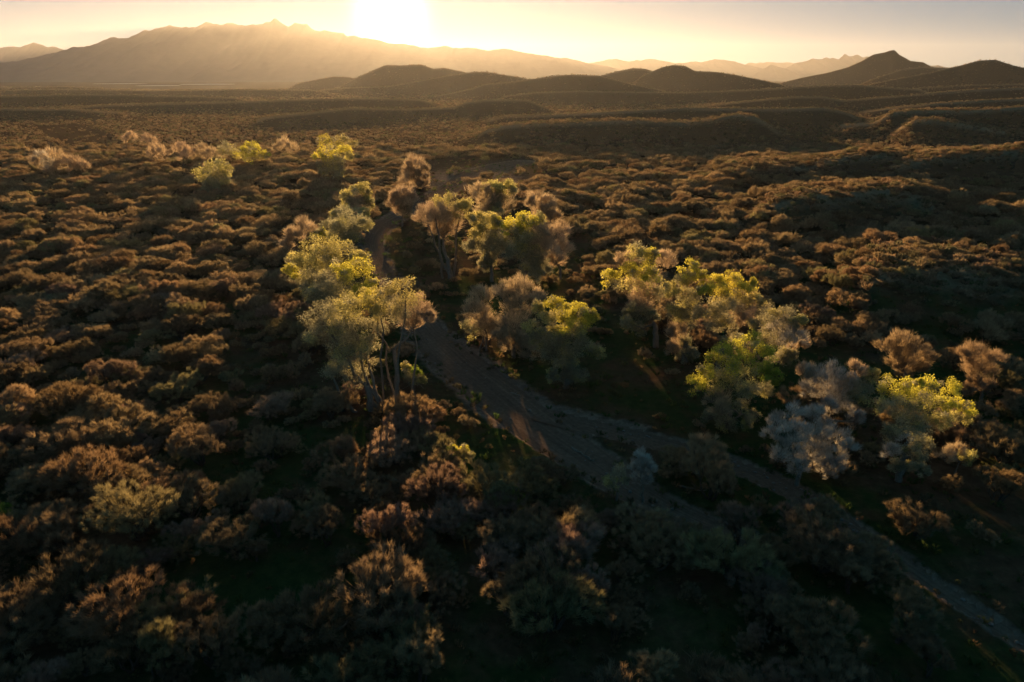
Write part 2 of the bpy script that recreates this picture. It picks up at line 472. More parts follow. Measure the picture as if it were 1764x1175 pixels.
mountain('mountain_range', [(1330,130),(1355,117),(1368,111),(1389,104),(1416,102),(1436,99),(1445,101),(1453,98),(1466,99),(1481,95),(1493,96),(1510,101),(1560,108),(1640,118),(1764,122),(1900,120),(2100,125)], 11500, 1800, 1200, 63, 2.0)

# bright ponds far out on the valley floor
mw, n_, l_ = mat_new('pond water')
o_ = n_.new('ShaderNodeOutputMaterial'); pb = n_.new('ShaderNodeBsdfPrincipled')
pb.inputs['Base Color'].default_value = (0.5, 0.46, 0.38, 1); pb.inputs['Roughness'].default_value = 0.32
l_.new(pb.outputs[0], o_.inputs['Surface'])
for (xa, xb, row, dy) in ((184, 229, 144.2, 500), (250, 303, 147.6, 250), (317, 392, 145.2, 420)):
    a, b = at_z((xa + xb) / 2, row, 4.5), None
    w = abs(at_z(xb, row)[0] - at_z(xa, row)[0]) / 2
    k = 48
    ang = np.linspace(0, 2 * math.pi, k, endpoint=False)
    rr = 1 + 0.25 * (fbm(np.cos(ang) * 1.5 + 5, np.sin(ang) * 1.5 + xa, 2, 3) - .5) * 2
    v = np.stack([a[0] + w * rr * np.cos(ang), a[1] + dy * rr * np.sin(ang), np.full(k, 4.5)], 1)
    me = bpy.data.meshes.new('water'); me.from_pydata(v.tolist(), [], [list(range(k))]); me.update(); me.materials.append(mw)
    link('water', me, kind='structure')

# ------------------------------------------------------------------ vegetation meshes
def unit(v):
    return v / np.maximum(np.linalg.norm(v, axis=-1, keepdims=True), 1e-9)

def rdirs(r, n):
    return unit(r.normal(size=(n, 3)))

def slivers(base, dirs, length, width, r):
    """thin triangles from base along dirs"""
    n = len(base)
    side = unit(np.cross(dirs, rdirs(r, n))) * (np.asarray(width).reshape(-1, 1) / 2)
    tip = base + dirs * np.asarray(length).reshape(-1, 1)
    V = np.stack([base - side, base + side, tip], 1).reshape(-1, 3)
    return V, np.arange(3 * n).reshape(n, 3)

def tube(pts, radii, sides=6):
    pts = np.asarray(pts, float); n = len(pts)
    T = unit(np.gradient(pts, axis=0))
    ref = np.array([0.31, 0.87, 0.38]) if abs(T[0, 2]) > .3 else np.array([0, 0, 1.0])
    A = unit(np.cross(T, ref)); B = np.cross(T, A)
    an = np.linspace(0, 2 * math.pi, sides, endpoint=False)
    V = pts[:, None] + (A[:, None] * np.cos(an)[None, :, None] + B[:, None] * np.sin(an)[None, :, None]) * np.asarray(radii)[:, None, None]
    ii = np.arange(n * sides).reshape(n, sides)
    j = np.roll(ii, -1, 1)
    f = np.stack([ii[:-1], j[:-1], j[1:], ii[1:]], -1).reshape(-1, 4)
    return V.reshape(-1, 3), f

def curve(a, b, r, bow=0.15, n=6, up=0.0):
    a, b = np.asarray(a, float), np.asarray(b, float)
    L = np.linalg.norm(b - a)
    t = np.linspace(0, 1, n)[:, None]
    off = r.normal(size=3) * bow * L; off[2] = off[2] * .4 + up * L
    P = a + (b - a) * t + off * (4 * t * (1 - t)) * 0.5
    P[1:-1] += r.normal(size=(n - 2, 3)) * L * 0.02
    return P

class Acc:
    def __init__(self): self.v, self.f, self.c, self.n = [], [], [], 0
    def add(self, v, f, c=None):
        self.v.append(v); self.f.append(f + self.n); self.n += len(v)
        if c is not None: self.c.append(np.broadcast_to(c, (len(v), 3)) if np.ndim(c) == 1 else c)
    def mesh(self, name, mat, smooth=False):
        return mesh_from(name, np.concatenate(self.v), np.concatenate(self.f), mat, np.concatenate(self.c) if self.c else None, smooth)

BROWN = np.array([0.185, 0.135, 0.073])
def mesquite_meshes(seed, R=4.0, H=4.6, clumps=70, tw=70, width=0.045, tlen=0.75, color=BROWN, upright=0.0, with_trunk=True, openness=0.0):
    """crown (fans of fine twigs over a domed, lumpy outline) and trunk (crooked limbs)"""
    r = np.random.default_rng(seed)
    nl = r.integers(4, 8)
    # lobes make the dome lumpy
    la = r.uniform(0, 2 * math.pi, nl); lr = R * r.uniform(0.25, 0.62, nl)
    LC = np.stack([lr * np.cos(la), lr * np.sin(la), H * r.uniform(0.42, 0.62, nl)], 1)
    LR = R * r.uniform(0.38, 0.6, nl)
    crown, wood = Acc(), Acc()
    which = r.integers(0, nl, clumps)
    d = rdirs(r, clumps); d[:, 2] = np.abs(d[:, 2]) * 1.1 - 0.25; d = unit(d)
    rad = LR[which] * r.uniform(0.45, 1.0, clumps) ** 0.6
    sc = np.array([1, 1, 0.72 + upright])
    C = LC[which] + d * rad[:, None] * sc
    C[:, 2] = np.clip(C[:, 2], H * 0.12, None)
    n = clumps * tw
    w = np.repeat(np.arange(clumps), tw)
    outd = unit(C - np.array([0, 0, H * 0.15]))
    dd = unit(outd[w] * 0.95 + rdirs(r, n) * 0.85 + np.array([0, 0, 0.4 + upright]))
    base = C[w] + rdirs(r, n) * (r.uniform(0, 0.5, n)[:, None]) * tlen * (R / 4) ** .5
    L = tlen * r.uniform(0.45, 1.25, n)
    V, f = slivers(base, dd, L, width * r.uniform(0.6, 1.4, n), r)
    col = 1.33 * color * (0.75 + 0.5 * r.random(clumps))[w][:, None]
    crown.add(V, f, np.repeat(col, 3, 0))
    # longer woody twigs that tie the clumps to the limbs
    src = LC[which] * np.array([0.55, 0.55, 0.6])
    V, f = slivers(src, unit(C - src), np.linalg.norm(C - src, axis=1) * 1.05, np.full(clumps, width * 2.2), r)
    crown.add(V, f, color * 0.75)
    if with_trunk:
        for k in range(nl):
            b0 = np.array([r.normal() * .12, r.normal() * .12, -0.4])
            P = curve(b0, LC[k] * np.array([.8, .8, .95]), r, 0.18, 7, -0.05)
            v, f = tube(P, np.linspace(0.17, 0.05, 7) * R / 4, 5); wood.add(v, f)
            for q in range(4):
                e = LC[k] + unit(r.normal(size=3) + np.array([0, 0, .6])) * LR[k] * .8
                P2 = curve(P[r.integers(3, 6)], e, r, 0.14, 5)
                v, f = tube(P2, np.linspace(0.055, 0.015, 5) * R / 4, 4); wood.add(v, f)
        return crown.mesh('mesquite crown', M_TWIG), wood.mesh('mesquite trunk', M_DARKBARK, True)
    return crown.mesh('bush', M_TWIG), None

def tree_object(name, cm, tm, loc, rz, sc, col=COL, crown_name='crown'):
    e = bpy.data.objects.new(name, None); col.objects.link(e)
    e.empty_display_size = 1
    e.location = loc; e.rotation_euler = (0, 0, rz); e.scale = sc
    c = link(crown_name, cm, e)
    t = link('trunk', tm, e)
    return e

LEAFCOL = {
 'Y': np.array([0.58, 0.53, 0.085]), 'y': np.array([0.47, 0.42, 0.15]), 'g': np.array([0.33, 0.31, 0.185]),
 'w': np.array([0.50, 0.46, 0.38]), 'b': np.array([0.46, 0.35, 0.22]), 'G': np.array([0.24, 0.30, 0.045]), 'B': np.array([0.30, 0.215, 0.125]),
}
def spread_ok(lobes): return max(l[0] for l in lobes) - min(l[0] for l in lobes) > 40

def cottonwood(name, base, lobes, label, cat='cottonwood tree', group=None, seed=0, dens=1.0, trunk_r=1.0):
    """a tree of real size standing where its foot is: every lobe of the crown gets its own depth"""
    r = np.random.default_rng(seed + 1000)
    g = at_z(*base)
    z0 = hz(g[0], g[1]); g = at_z(base[0], base[1], z0)
    _, _, dep = project(g)
    dep = float(dep); ppm = F / dep
    dirn = unit(np.array([g[0], g[1], g[2] - CAMZ]))
    C, R, K = [], [], []
    low = max(l[1] + l[2] * .6 for l in lobes); xs_ = [l[0] for l in lobes]
    if 'bare' not in label and 'shrub' not in label and 'small' not in label and base[1] - low > 12 and spread_ok(lobes):
        # thin grey twiggy skirt below the leafy part
        lobes = list(lobes)
        mx_, hw_ = (min(xs_) + max(xs_)) / 2, (max(xs_) - min(xs_)) / 2
        rr_ = np.mean([l[2] for l in lobes])
        kk = 'g' if lobes[0][3] in 'Yyg' else lobes[0][3]
        for _ in range(4):
            lobes.append((mx_ + r.uniform(-.75, .75) * hw_, low + r.uniform(-.1, .75) * (base[1] - low), rr_ * r.uniform(.6, .85), kk))
    spread = max(l[0] for l in lobes) - min(l[0] for l in lobes)
    cx = sum(l[0] for l in lobes) / len(lobes)
    for (lx, ly, lr, k) in lobes:
        # depth of this lobe: near the foot's vertical plane, pushed in or out at random
        half = max(spread / 2, 12) / ppm
        off = max(0.0, 1 - ((lx - cx) / (spread / 2 + 8)) ** 2) ** 0.5 * half * r.uniform(-0.75, 0.75)
        p = at_y(lx, ly, g[1] + off)
        C.append(p - g); R.append(lr * 1.22 / (F / float(project(p)[2]))); K.append(k)
    C, R = np.array(C), np.array(R)
    nreal = len(K)
    if nreal > 3:
        mid = C.mean(0) - np.array([0, 0, R.mean() * .9])
        for q in range(nreal):
            t_ = r.uniform(.35, .6)
            C = np.vstack([C, C[q] * (1 - t_) + mid * t_]); R = np.append(R, R[q] * .85)
            K.append({'Y': 'y', 'G': 'g', 'y': 'g'}.get(K[q], K[q]))
    top = (C[:, 2] + R).max()
    # limbs
    wood, crown = Acc(), Acc()
    cc = C.mean(0)
    lean = np.array([cc[0] * .35, cc[1] * .35, 0])
    fork = np.array([0, 0, max((0.45 if 'long bare' in label else 0.22) * top, (C[:, 2] - R).min() * 0.55)]) + lean * .5
    tr = 0.025 * top * (0.62 if 'long bare' in label else 1.0)
    P = curve(np.array([0, 0, -0.5]), fork, r, 0.025, 7)
    v, f = tube(P, np.linspace(tr * 1.25, tr * .8, 7), 8); wood.add(v, f)
    order = np.argsort(C[:, 2])
    if 'long bare' in label or 'several bare' in label or 'drooping' in label:
        # more slim stems rise beside the main one
        for q in range(4):
            a_ = r.uniform(0, 6.28)
            foot = np.array([math.cos(a_) * r.uniform(1.2, 3.4), math.sin(a_) * r.uniform(1.2, 3.4), -0.5])
            P = curve(foot, C[r.integers(0, nreal)] - np.array([0, 0, 1.0]), r, 0.05, 8)
            v, f = tube(P, np.linspace(tr * .62, tr * .3, 8), 6); wood.add(v, f)
    nodes = [(fork, tr * .75)]
    for i in order:
        # join to the nearest node that is lower
        cand = [(np.linalg.norm(C[i] - q) + 1.5 * max(0, q[2] - C[i][2] + R[i] * .4), q, qr) for q, qr in nodes]
        _, q, qr = min(cand, key=lambda t: t[0])
        rr = min(qr * .8, tr * .6)
        P = curve(q, C[i], r, 0.10, 7, 0.03)
        v, f = tube(P, np.linspace(rr, rr * .35, 7), 6); wood.add(v, f)
        nodes += [(P[3], rr * .7), (P[5], rr * .5)]
        # sub-limbs to the small clumps
        ns = int(max(9, 15 * dens))
        d = rdirs(r, ns); d[:, 2] = d[:, 2] * .75 + .25
        sub = C[i] + unit(d) * (R[i] * r.uniform(.40, .92, ns))[:, None]
        sr = R[i] * r.uniform(.26, .44, ns)
        for s in range(ns):
            if i < nreal:
                P = curve(C[i] - np.array([0, 0, R[i] * .4]), sub[s], r, 0.12, 4)
                v, f = tube(P, np.linspace(rr * .36, 0.02 + rr * .10, 4) * (1.35 if K[i] in 'wbB' else 1), 4); wood.add(v, f)
        nleaf = int((105 if i < nreal else 26) * dens * (0.85 if K[i] in 'wbB' else 1) * (0.45 if dep > 380 else 1))
        w = np.repeat(np.arange(ns), nleaf)
        m = len(w)
        dd = rdirs(r, m)
        rad = sr[w] * r.uniform(0.02, 1.0, m) ** 0.5 * np.where(r.random(m) < .14, r.uniform(1.0, 1.75, m), 1.0)
        base_p = sub[w] + dd * rad[:, None] * np.array([1, 1, .85])
        lsz = max(0.15, min(dep, 380) * 0.00165) * (R[i] / 2.5) ** 0.25
        if K[i] in 'wbB':
            # leafless: fans of fine upright twigs growing out of each small limb
            outw = unit(base_p - (C[i] - np.array([0, 0, R[i] * .8])))
            dv = unit(outw * 1.1 + rdirs(r, m) * .55 + np.array([0, 0, .2]))
            V, f = slivers(base_p, dv, lsz * 3.6 * r.uniform(.5, 1.3, m), lsz * .27 * r.uniform(.7, 1.4, m), r)
        else:
            dv = unit(dd * .8 + rdirs(r, m) + np.array([0, 0, .25]))
            long_ = {'Y': 1.0, 'G': 1.0, 'y': 1.3, 'g': 1.7}[K[i]]
            V, f = slivers(base_p, dv, lsz * long_ * r.uniform(.5, 1.5, m), lsz * {'Y': .85, 'G': .85, 'y': .62, 'g': .40}[K[i]] * r.uniform(.6, 1.4, m), r)
        base_c = LEAFCOL[K[i]]
        cvar = ((0.68 + .60 * r.random(ns))[w] * r.uniform(.75, 1.25, m))[:, None]
        colr = base_c * cvar
        if K[i] in 'Yy':
            # some clumps are less far out in leaf
            gb = (r.random(ns) < .22)[w][:, None]
            colr = np.where(gb, LEAFCOL['g'] * cvar, colr)
        if K[i] in 'g':
            gb = (r.random(ns) < .15)[w][:, None]
            colr = np.where(gb, LEAFCOL['y'] * cvar, colr)
        crown.add(V, f, np.repeat(colr, 3, 0))
    e = bpy.data.objects.new(name, None); COL.objects.link(e)
    e.location = g
    link('crown', crown.mesh('cottonwood crown', M_LEAF), e)
    link('trunk', wood.mesh('cottonwood trunk', M_BARK, True), e)
    tag(e, label, cat, group)
    FEET.append((g[0], g[1], max(2.5, spread / ppm * .32)))
    return e

FEET = []
# (foot, lobes, label, category)
GROVE = [
 ((640,707), [(555,545,30,'g'),(590,530,30,'y'),(622,522,22,'y'),(545,575,24,'g'),(585,570,30,'g'),(600,612,30,'g'),(573,642,20,'g'),(630,602,24,'g'),(612,652,22,'g'),(640,565,24,'g')],
  'wide grey-green cottonwood with drooping lower lobes, at the left bank nearest the bare wash'),
 ((682,700), [(640,515,17,'Y'),(668,508,22,'y'),(698,508,24,'y'),(722,530,20,'b'),(655,538,20,'y'),(690,540,22,'g'),(712,558,16,'b'),(738,545,10,'b')],
  'tall cottonwood with a long bare dark trunk and yellow umbrella crown beside the wash'),
 ((590,600), [(590,470,20,'Y'),(618,470,22,'Y'),(638,490,16,'Y'),(560,488,20,'g'),(545,510,20,'g'),(590,500,24,'g'),(618,508,16,'Y'),(570,525,18,'g')],
  'cottonwood with a bright yellow-green top directly behind the wide grey-green one'),
 ((560,548), [(550,432,24,'y'),(588,436,24,'y'),(618,442,13,'y'),(520,455,22,'y'),(502,468,15,'Y'),(555,462,22,'y'),(530,485,18,'g')],
  'broad olive-yellow cottonwood at the left edge of the grove'),
 ((592,455), [(600,385,22,'g'),(624,388,13,'g'),(572,395,18,'g'),(553,405,10,'Y'),(600,408,18,'g')],
  'grey-green cottonwood with one small yellow clump, left of the far bend of the wash'),
 ((522,452), [(525,396,18,'b'),(505,408,13,'b'),(496,424,11,'b')],
  'small pale brown leafless tree at the left end of the cottonwood row'),
 ((610,412), [(600,366,19,'g'),(582,373,14,'g'),(627,370,10,'y')],
  'low grey-green cottonwood in front of the round golden one'),
 ((620,388), [(618,332,18,'y'),(600,345,14,'y'),(637,345,13,'y'),(618,352,16,'b')],
  'round golden cottonwood standing left of the wash where it narrows'),
 ((693,390), [(693,340,16,'b'),(705,346,12,'b'),(680,350,11,'b'),(695,362,12,'b')],
  'single rounded brown tree alone in the middle of the wash bend'),
 ((715,338), [(715,290,16,'b'),(703,305,13,'b'),(730,300,12,'b'),(728,318,9,'b')],
  'golden brown tree beside the open sunlit sand at the far end of the wash'),
 ((775,480), [(750,370,22,'b'),(775,350,22,'y'),(735,374,17,'b'),(795,356,16,'y'),(770,380,24,'b'),(762,400,16,'b')],
  'very tall brown cottonwood with several bare parallel trunks at the grove centre'),
 ((845,412), [(850,325,18,'y'),(875,325,14,'y'),(830,335,18,'b'),(865,345,22,'b'),(840,355,18,'b')],
  'golden cottonwood at the back of the central clump, nearest the open sand'),
 ((905,492), [(903,380,19,'Y'),(884,392,18,'Y'),(925,385,18,'y'),(905,408,24,'g'),(938,405,20,'b'),(948,430,18,'b'),(890,430,20,'g'),(922,438,22,'g')],
  'large cottonwood with the brightest yellow crown top in the central clump'),
 ((848,485), [(820,375,15,'y'),(842,383,16,'y'),(825,398,16,'y'),(860,388,14,'Y'),(840,418,20,'g'),(812,424,14,'g'),(865,424,17,'g')],
  'yellow-green cottonwood left of the brightest one in the central clump'),
 ((945,425), [(925,348,15,'b'),(945,358,14,'b'),(934,370,13,'b'),(955,374,11,'b')],
  'pale brown cottonwood behind the right side of the central clump'),
 ((965,482), [(960,404,17,'b'),(966,428,16,'b'),(956,448,15,'b')],
  'slim brown-grey cottonwood at the right edge of the central clump'),
 ((838,604), [(832,512,17,'b'),(820,535,18,'b'),(836,553,20,'b'),(812,566,16,'g'),(850,572,16,'b')],
  'pinkish brown cottonwood just starting to bud, at the wash bank opposite the long bare trunk'),
 ((885,616), [(868,502,18,'b'),(898,500,20,'b'),(922,514,15,'b'),(890,525,22,'b'),(880,558,24,'b'),(862,578,14,'b')],
  'rounded brown cottonwood between its pinkish neighbour and the bright yellow one'),
 ((975,668), [(955,528,16,'Y'),(975,536,14,'Y'),(1000,536,15,'Y'),(1018,550,14,'Y'),(945,550,16,'y'),(975,556,19,'Y'),(1000,560,17,'Y'),(915,570,18,'y'),(930,586,18,'g'),(925,530,11,'y'),(965,588,20,'g'),(1000,598,20,'g'),(1028,605,14,'y'),(975,622,22,'g'),(945,610,18,'g')],
  'yellow-crowned cottonwood standing by itself right of the two brown ones'),
 ((1130,598), [(1100,437,19,'y'),(1120,446,18,'Y'),(1078,450,15,'b'),(1055,478,17,'Y'),(1088,468,17,'Y'),(1120,478,18,'Y'),(1110,505,18,'b'),(1145,450,15,'b'),(1098,530,18,'b'),(1140,500,16,'g')],
  'patchy yellow and brown cottonwood at the left end of the right-hand row'),
 ((1178,625), [(1190,466,18,'Y'),(1175,485,16,'y'),(1158,500,14,'y'),(1205,480,14,'Y'),(1185,510,18,'g'),(1165,540,16,'y'),(1165,572,16,'b'),(1195,543,20,'g'),(1160,600,12,'b')],
  'tall slim cottonwood second from the left in the right-hand row'),
 ((1235,640), [(1235,487,16,'Y'),(1263,486,18,'Y'),(1289,490,14,'Y'),(1215,500,14,'Y'),(1250,505,19,'Y'),(1280,513,19,'y'),(1300,520,14,'y'),(1250,535,22,'g'),(1216,540,18,'g'),(1284,545,16,'b')],
  'full round yellow cottonwood in the middle of the right-hand row'),
 ((1322,655), [(1325,547,20,'g'),(1354,550,18,'g'),(1376,556,13,'y'),(1300,556,14,'g'),(1340,570,21,'w'),(1370,580,16,'w'),(1384,594,9,'b'),(1320,590,16,'g')],
  'grey cottonwood with a flat top, behind the dense yellow one by itself'),
 ((1252,738), [(1290,592,20,'Y'),(1262,602,20,'Y'),(1238,618,20,'Y'),(1316,606,17,'Y'),(1218,640,18,'Y'),(1200,660,16,'Y'),(1272,628,26,'Y'),(1310,636,22,'G'),(1332,650,14,'G'),(1245,655,24,'y'),(1285,668,22,'g'),(1230,685,18,'b'),(1320,670,14,'g'),(1240,705,14,'b')],
  'dense bright yellow-green cottonwood standing forward of the right-hand row'),
 ((1435,752), [(1440,642,20,'w'),(1410,646,20,'w'),(1386,642,14,'b'),(1478,640,15,'b'),(1500,646,12,'y'),(1464,664,20,'w'),(1425,674,22,'w'),(1488,678,18,'g'),(1396,670,14,'w')],
  'dull grey leafless cottonwood behind the pale one with the white trunk'),
 ((1372,840), [(1365,712,20,'w'),(1398,712,18,'w'),(1340,727,16,'w'),(1331,750,14,'w'),(1370,745,22,'w'),(1410,745,24,'w'),(1443,755,20,'w'),(1345,778,18,'w'),(1400,782,22,'w'),(1442,788,18,'w'),(1464,770,12,'w')],
  'pale silver leafless cottonwood with a leaning white trunk, nearest on the right'),
 ((1546,828), [(1530,667,19,'Y'),(1584,660,9,'Y'),(1560,672,18,'Y'),(1598,668,20,'Y'),(1638,672,18,'Y'),(1588,692,24,'Y'),(1628,695,18,'Y'),(1664,706,14,'Y'),(1550,702,22,'g'),(1522,700,14,'g'),(1568,735,24,'g'),(1618,725,17,'y'),(1653,722,15,'y'),(1537,748,18,'g'),(1590,762,18,'g'),(1534,778,13,'w')],
  'yellow flat-topped cottonwood with wide reaching limbs, farthest right of the grove'),
 ((1645,822), [(1628,786,14,'b'),(1664,786,13,'y'),(1648,776,13,'b')],
  'small tan bushy tree under the reaching limbs of the flat-topped yellow cottonwood'),
 ((370,332), [(370,288,18,'y'),(350,298,14,'y'),(392,296,14,'y'),(370,305,17,'g')],
  'lone pale gold cottonwood out in the brown thicket on the left'),
 ((432,292), [(430,255,11,'Y'),(418,264,11,'Y'),(445,262,11,'Y'),(457,267,8,'Y'),(432,269,13,'Y')],
  'bright lemon-green cottonwood behind the lone pale gold one'),
 ((393,288), [(393,255,11,'g'),(384,262,9,'g'),(403,265,9,'y')],
  'small olive cottonwood touching the lemon-green one on its left'),
 ((574,316), [(565,263,13,'Y'),(590,263,13,'Y'),(550,270,11,'Y'),(602,270,8,'y'),(576,278,15,'g'),(556,285,10,'g')],
  'bright yellow cottonwood in front of its twin, at the far left of the wash'),
 ((582,288), [(560,244,11,'Y'),(590,242,11,'y'),(606,250,9,'y'),(576,250,11,'Y')],
  'yellow cottonwood half hidden behind the bright one in front of it'),
 ((280,292), [(270,258,11,'b'),(286,264,12,'b'),(262,266,9,'b')], 'brown leafless tree leftmost of three in a row in the left distance'),
 ((316,292), [(312,258,10,'b'),(326,262,9,'b'),(318,268,9,'b')], 'brown leafless tree in the middle of the three in a row in the left distance'),
 ((356,290), [(350,260,11,'b'),(366,262,9,'b'),(357,268,9,'b')], 'brown leafless tree beside the small olive cottonwood, last of three in a row'),
 ((490,282), [(490,250,11,'b'),(478,256,8,'b'),(504,255,8,'b')], 'lone brown leafless tree between the lemon-green and the bright yellow cottonwoods'),
 ((220,266), [(225,236,8,'b'),(216,240,7,'b')], 'small tan tree farthest back in the left distance by the clearing'),
 ((254,268), [(255,240,8,'b'),(262,244,6,'b')], 'small tan tree just right of the one by the far left clearing'),
 ((95,304), [(90,272,13,'b'),(70,271,10,'w'),(108,281,10,'b'),(84,284,11,'w'),(60,280,8,'b')], 'pale grey spreading tree at the far left below the clearing'),
 ((132,306), [(130,282,12,'b'),(118,277,9,'b'),(144,288,8,'b'),(130,294,10,'b')], 'tan tree at the right side of the pale grey spreading tree'),
 ((1106,868), [(1105,787,12,'w'),(1112,800,13,'w'),(1094,804,10,'w'),(1122,808,9,'w'),(1106,824,13,'w')],
  'small white-grey bare tree on the island between the two arms of the wash'),
 ((1062,862), [(1066,812,13,'g'),(1052,830,12,'y'),(1075,828,9,'g')], 'dull green shrubby tree left of the small white-grey one on the island'),
 ((1556,660), [(1555,592,22,'B'),(1530,602,17,'B'),(1580,602,16,'B'),(1555,618,20,'B'),(1598,616,12,'B')],
  'broad brown leafless tree right of the grey flat-topped cottonwood'),
 ((1690,690), [(1680,612,20,'B'),(1710,620,17,'B'),(1660,612,14,'B'),(1685,636,18,'B')],
  'broad dusty brown leafless tree behind the flat-topped yellow cottonwood'),
 ((6,915), [(4,880,12,'G'),(-12,885,14,'G'),(14,888,8,'Y')], 'vivid green little tree cut off by the left edge of the view'),
 ((792,806), [(780,772,8,'Y'),(796,776,9,'Y'),(810,784,7,'y'),(790,786,8,'G')], 'low bright yellow-green shrub catching sun among the nearer brown trees'),
 ((888,882), [(884,846,9,'G'),(894,856,9,'G'),(880,862,8,'y')], 'dim green shrub among bare trees left of the wash island'),
 ((712,672), [(700,634,9,'y'),(716,640,10,'G'),(708,654,10,'g'),(726,656,8,'y')], 'sunlit green shrub at the foot of the long bare trunk'),
]
for i, t in enumerate(GROVE):
    lobes = t[1]
    far = t[0][1] < 345
    isshrub = 'shrub' in t[2]
    leafless = all(k in 'bwB' for *_, k in lobes)
    nm = 'shrub' if isshrub else ('leafless_tree' if leafless else 'cottonwood_tree')
    if isshrub and 'tree' in t[2]: nm = 'shrubby_tree'
    cat = 'shrub' if isshrub else ('bare tree' if leafless else 'cottonwood')
    cottonwood(nm, t[0], lobes, t[2], cat, None, i, dens=1.0 if far or isshrub else 1.15)

# ------------------------------------------------------------------ bare mesquite trees of the near ground
PINK = np.array([0.24, 0.16, 0.105]); TAN = np.array([0.25, 0.18, 0.095]); RUST = np.array([0.195, 0.130, 0.068]); OLIVE = np.array([0.17, 0.145, 0.068])
HERO = [  # foot x, foot y, top y, crown width px, colour, label
 (350,800,713,125,BROWN,'broad domed brown mesquite left of the dark shaded ground, above the biggest mound'),
 (245,925,800,170,OLIVE,'biggest dark olive-brown mesquite mound in the near left thicket'),
 (120,960,865,130,BROWN,'wide brown mesquite at the left foot of the biggest mound'),
 (758,878,783,112,PINK,'pinkish bare mesquite below the low yellow-green shrub'),
 (665,938,832,95,PINK,'dusky pink bare mesquite with an open round crown, left of the pinkish one'),
 (868,955,880,95,TAN,'straw-coloured bare mesquite with a flat crown in the dark near centre'),
 (930,965,880,75,BROWN,'brown mesquite touching the straw-coloured flat one on its right'),
 (1003,1045,958,85,PINK,'rosy tan mesquite with a tidy round crown above the dark green clearing'),
 (876,1062,982,85,BROWN,'thin brown mesquite left of the tidy rosy round one'),
 (690,1062,978,80,TAN,'tan mesquite alone in the darkest near ground'),
 (722,1180,1085,108,TAN,'open-crowned tan mesquite at the lower edge of the view, left of centre'),
 (372,1150,1050,115,BROWN,'brown mesquite standing tallest over the near left grass clearing'),
 (270,1165,1068,115,OLIVE,'olive-brown mesquite left of the tallest by the near left clearing'),
 (1270,935,848,90,PINK,'pale pinkish bare mesquite with crooked white limbs by the wash'),
 (1222,858,765,112,RUST,'red-brown brush of upright stems between the two arms of the wash'),
 (1540,1105,965,118,TAN,'tall straw-yellow mesquite on the near side of the right wash arm'),
 (1125,1190,1098,105,TAN,'tan mesquite at the lower edge of the view, right of centre'),
 (1395,940,868,80,OLIVE,'olive mesquite between the red-brown brush and the near right wash arm'),
 (1345,1105,1018,80,BROWN,'brown mesquite left of the tall straw-yellow one'),
 (478,925,840,85,PINK,'faded pink mesquite at the left of the near dark hollow'),
 (565,940,850,90,BROWN,'brown mesquite between the faded pink and the dusky pink ones'),
 (1330,990,915,85,RUST,'rust-brown low mesquite behind the tall straw-yellow one'),
 (1060,1110,1030,70,BROWN,'dim brown mesquite below the tidy rosy round one'),
 (1462,1022,935,85,TAN,'straw-coloured mesquite on the bank just behind the tall straw-yellow one'),
 (1600,1165,1072,95,RUST,'russet mesquite across the right wash arm from the tall straw-yellow one'),
 (1395,1150,1060,85,TAN,'tan feathery mesquite at the lower edge below the rust-brown low one'),
 (1715,870,795,80,RUST,'russet mesquite right of the flat-topped yellow cottonwood by the edge of the view'),
]
hero_meshes = {}
for i, (fx, fy, ty, wpx, colr, label) in enumerate(HERO):
    g = at_z(fx, fy); z0 = hz(g[0], g[1]); g = at_z(fx, fy, z0)
    dep = float(project(g)[2])
    H = 0
    for hh in np.arange(1, 14, .1):
        if project(g + np.array([0, 0, hh]))[1] < ty: break
        H = hh
    H = min(max(H, 2.5), 9.0)
    R = wpx / 2 * dep / F
    up = 0.5 if 'upright' in label else 0.0
    cm, tm = mesquite_meshes(500 + i, R * .95, H * .92, clumps=int(90 + R * 24), tw=78, width=0.036, tlen=0.5 + .03 * R, color=colr, upright=up)
    e = tree_object('mesquite_tree', cm, tm, g, 0, (1, 1, 1))
    tag(e, label, 'mesquite')
    FEET.append((g[0], g[1], R * .8))

# ------------------------------------------------------------------ scatter of the mesquite thicket
VARN = 9
near_var = [mesquite_meshes(100 + k, 4.0, 4.4, clumps=170, tw=72, width=0.036, tlen=0.60, color=[BROWN, BROWN, RUST, TAN, OLIVE, BROWN, PINK, RUST, BROWN][k] * (0.95)) for k in range(VARN)]
hidden = bpy.data.collections.new('bush kinds')          # sources of the instanced masses, not in the scene itself
mid_src, far_src, low_src = [], [], []
def source_collection(name, meshes):
    c = bpy.data.collections.new(name)
    for k, me in enumerate(meshes):
        c.objects.link(bpy.data.objects.new('%s_%02d' % (name, k), me))
    return c
mid_meshes = [mesquite_meshes(200 + k, 4.0, 4.2, clumps=110, tw=32, width=0.075, tlen=0.78, color=[BROWN, RUST, BROWN, TAN, OLIVE, BROWN, RUST, BROWN][k], with_trunk=False)[0] for k in range(8)]
FARC = [np.array([0.17, 0.125, 0.07]), np.array([0.20, 0.145, 0.085]), np.array([0.13, 0.115, 0.06]), np.array([0.21, 0.14, 0.08])]
far_meshes = [mesquite_meshes(300 + k, 1.6, 2.2, clumps=16, tw=14, width=0.16, tlen=0.75, color=FARC[k], with_trunk=False)[0] for k in range(4)]
GRS = [np.array([0.13, 0.10, 0.05]), np.array([0.05, 0.075, 0.02]), np.array([0.17, 0.11, 0.055]), np.array([0.08, 0.085, 0.03])]
low_meshes = [mesquite_meshes(400 + k, 0.8, 0.8, clumps=14, tw=22, width=0.04, tlen=0.45, color=GRS[k], with_trunk=False, upright=.4)[0] for k in range(4)]
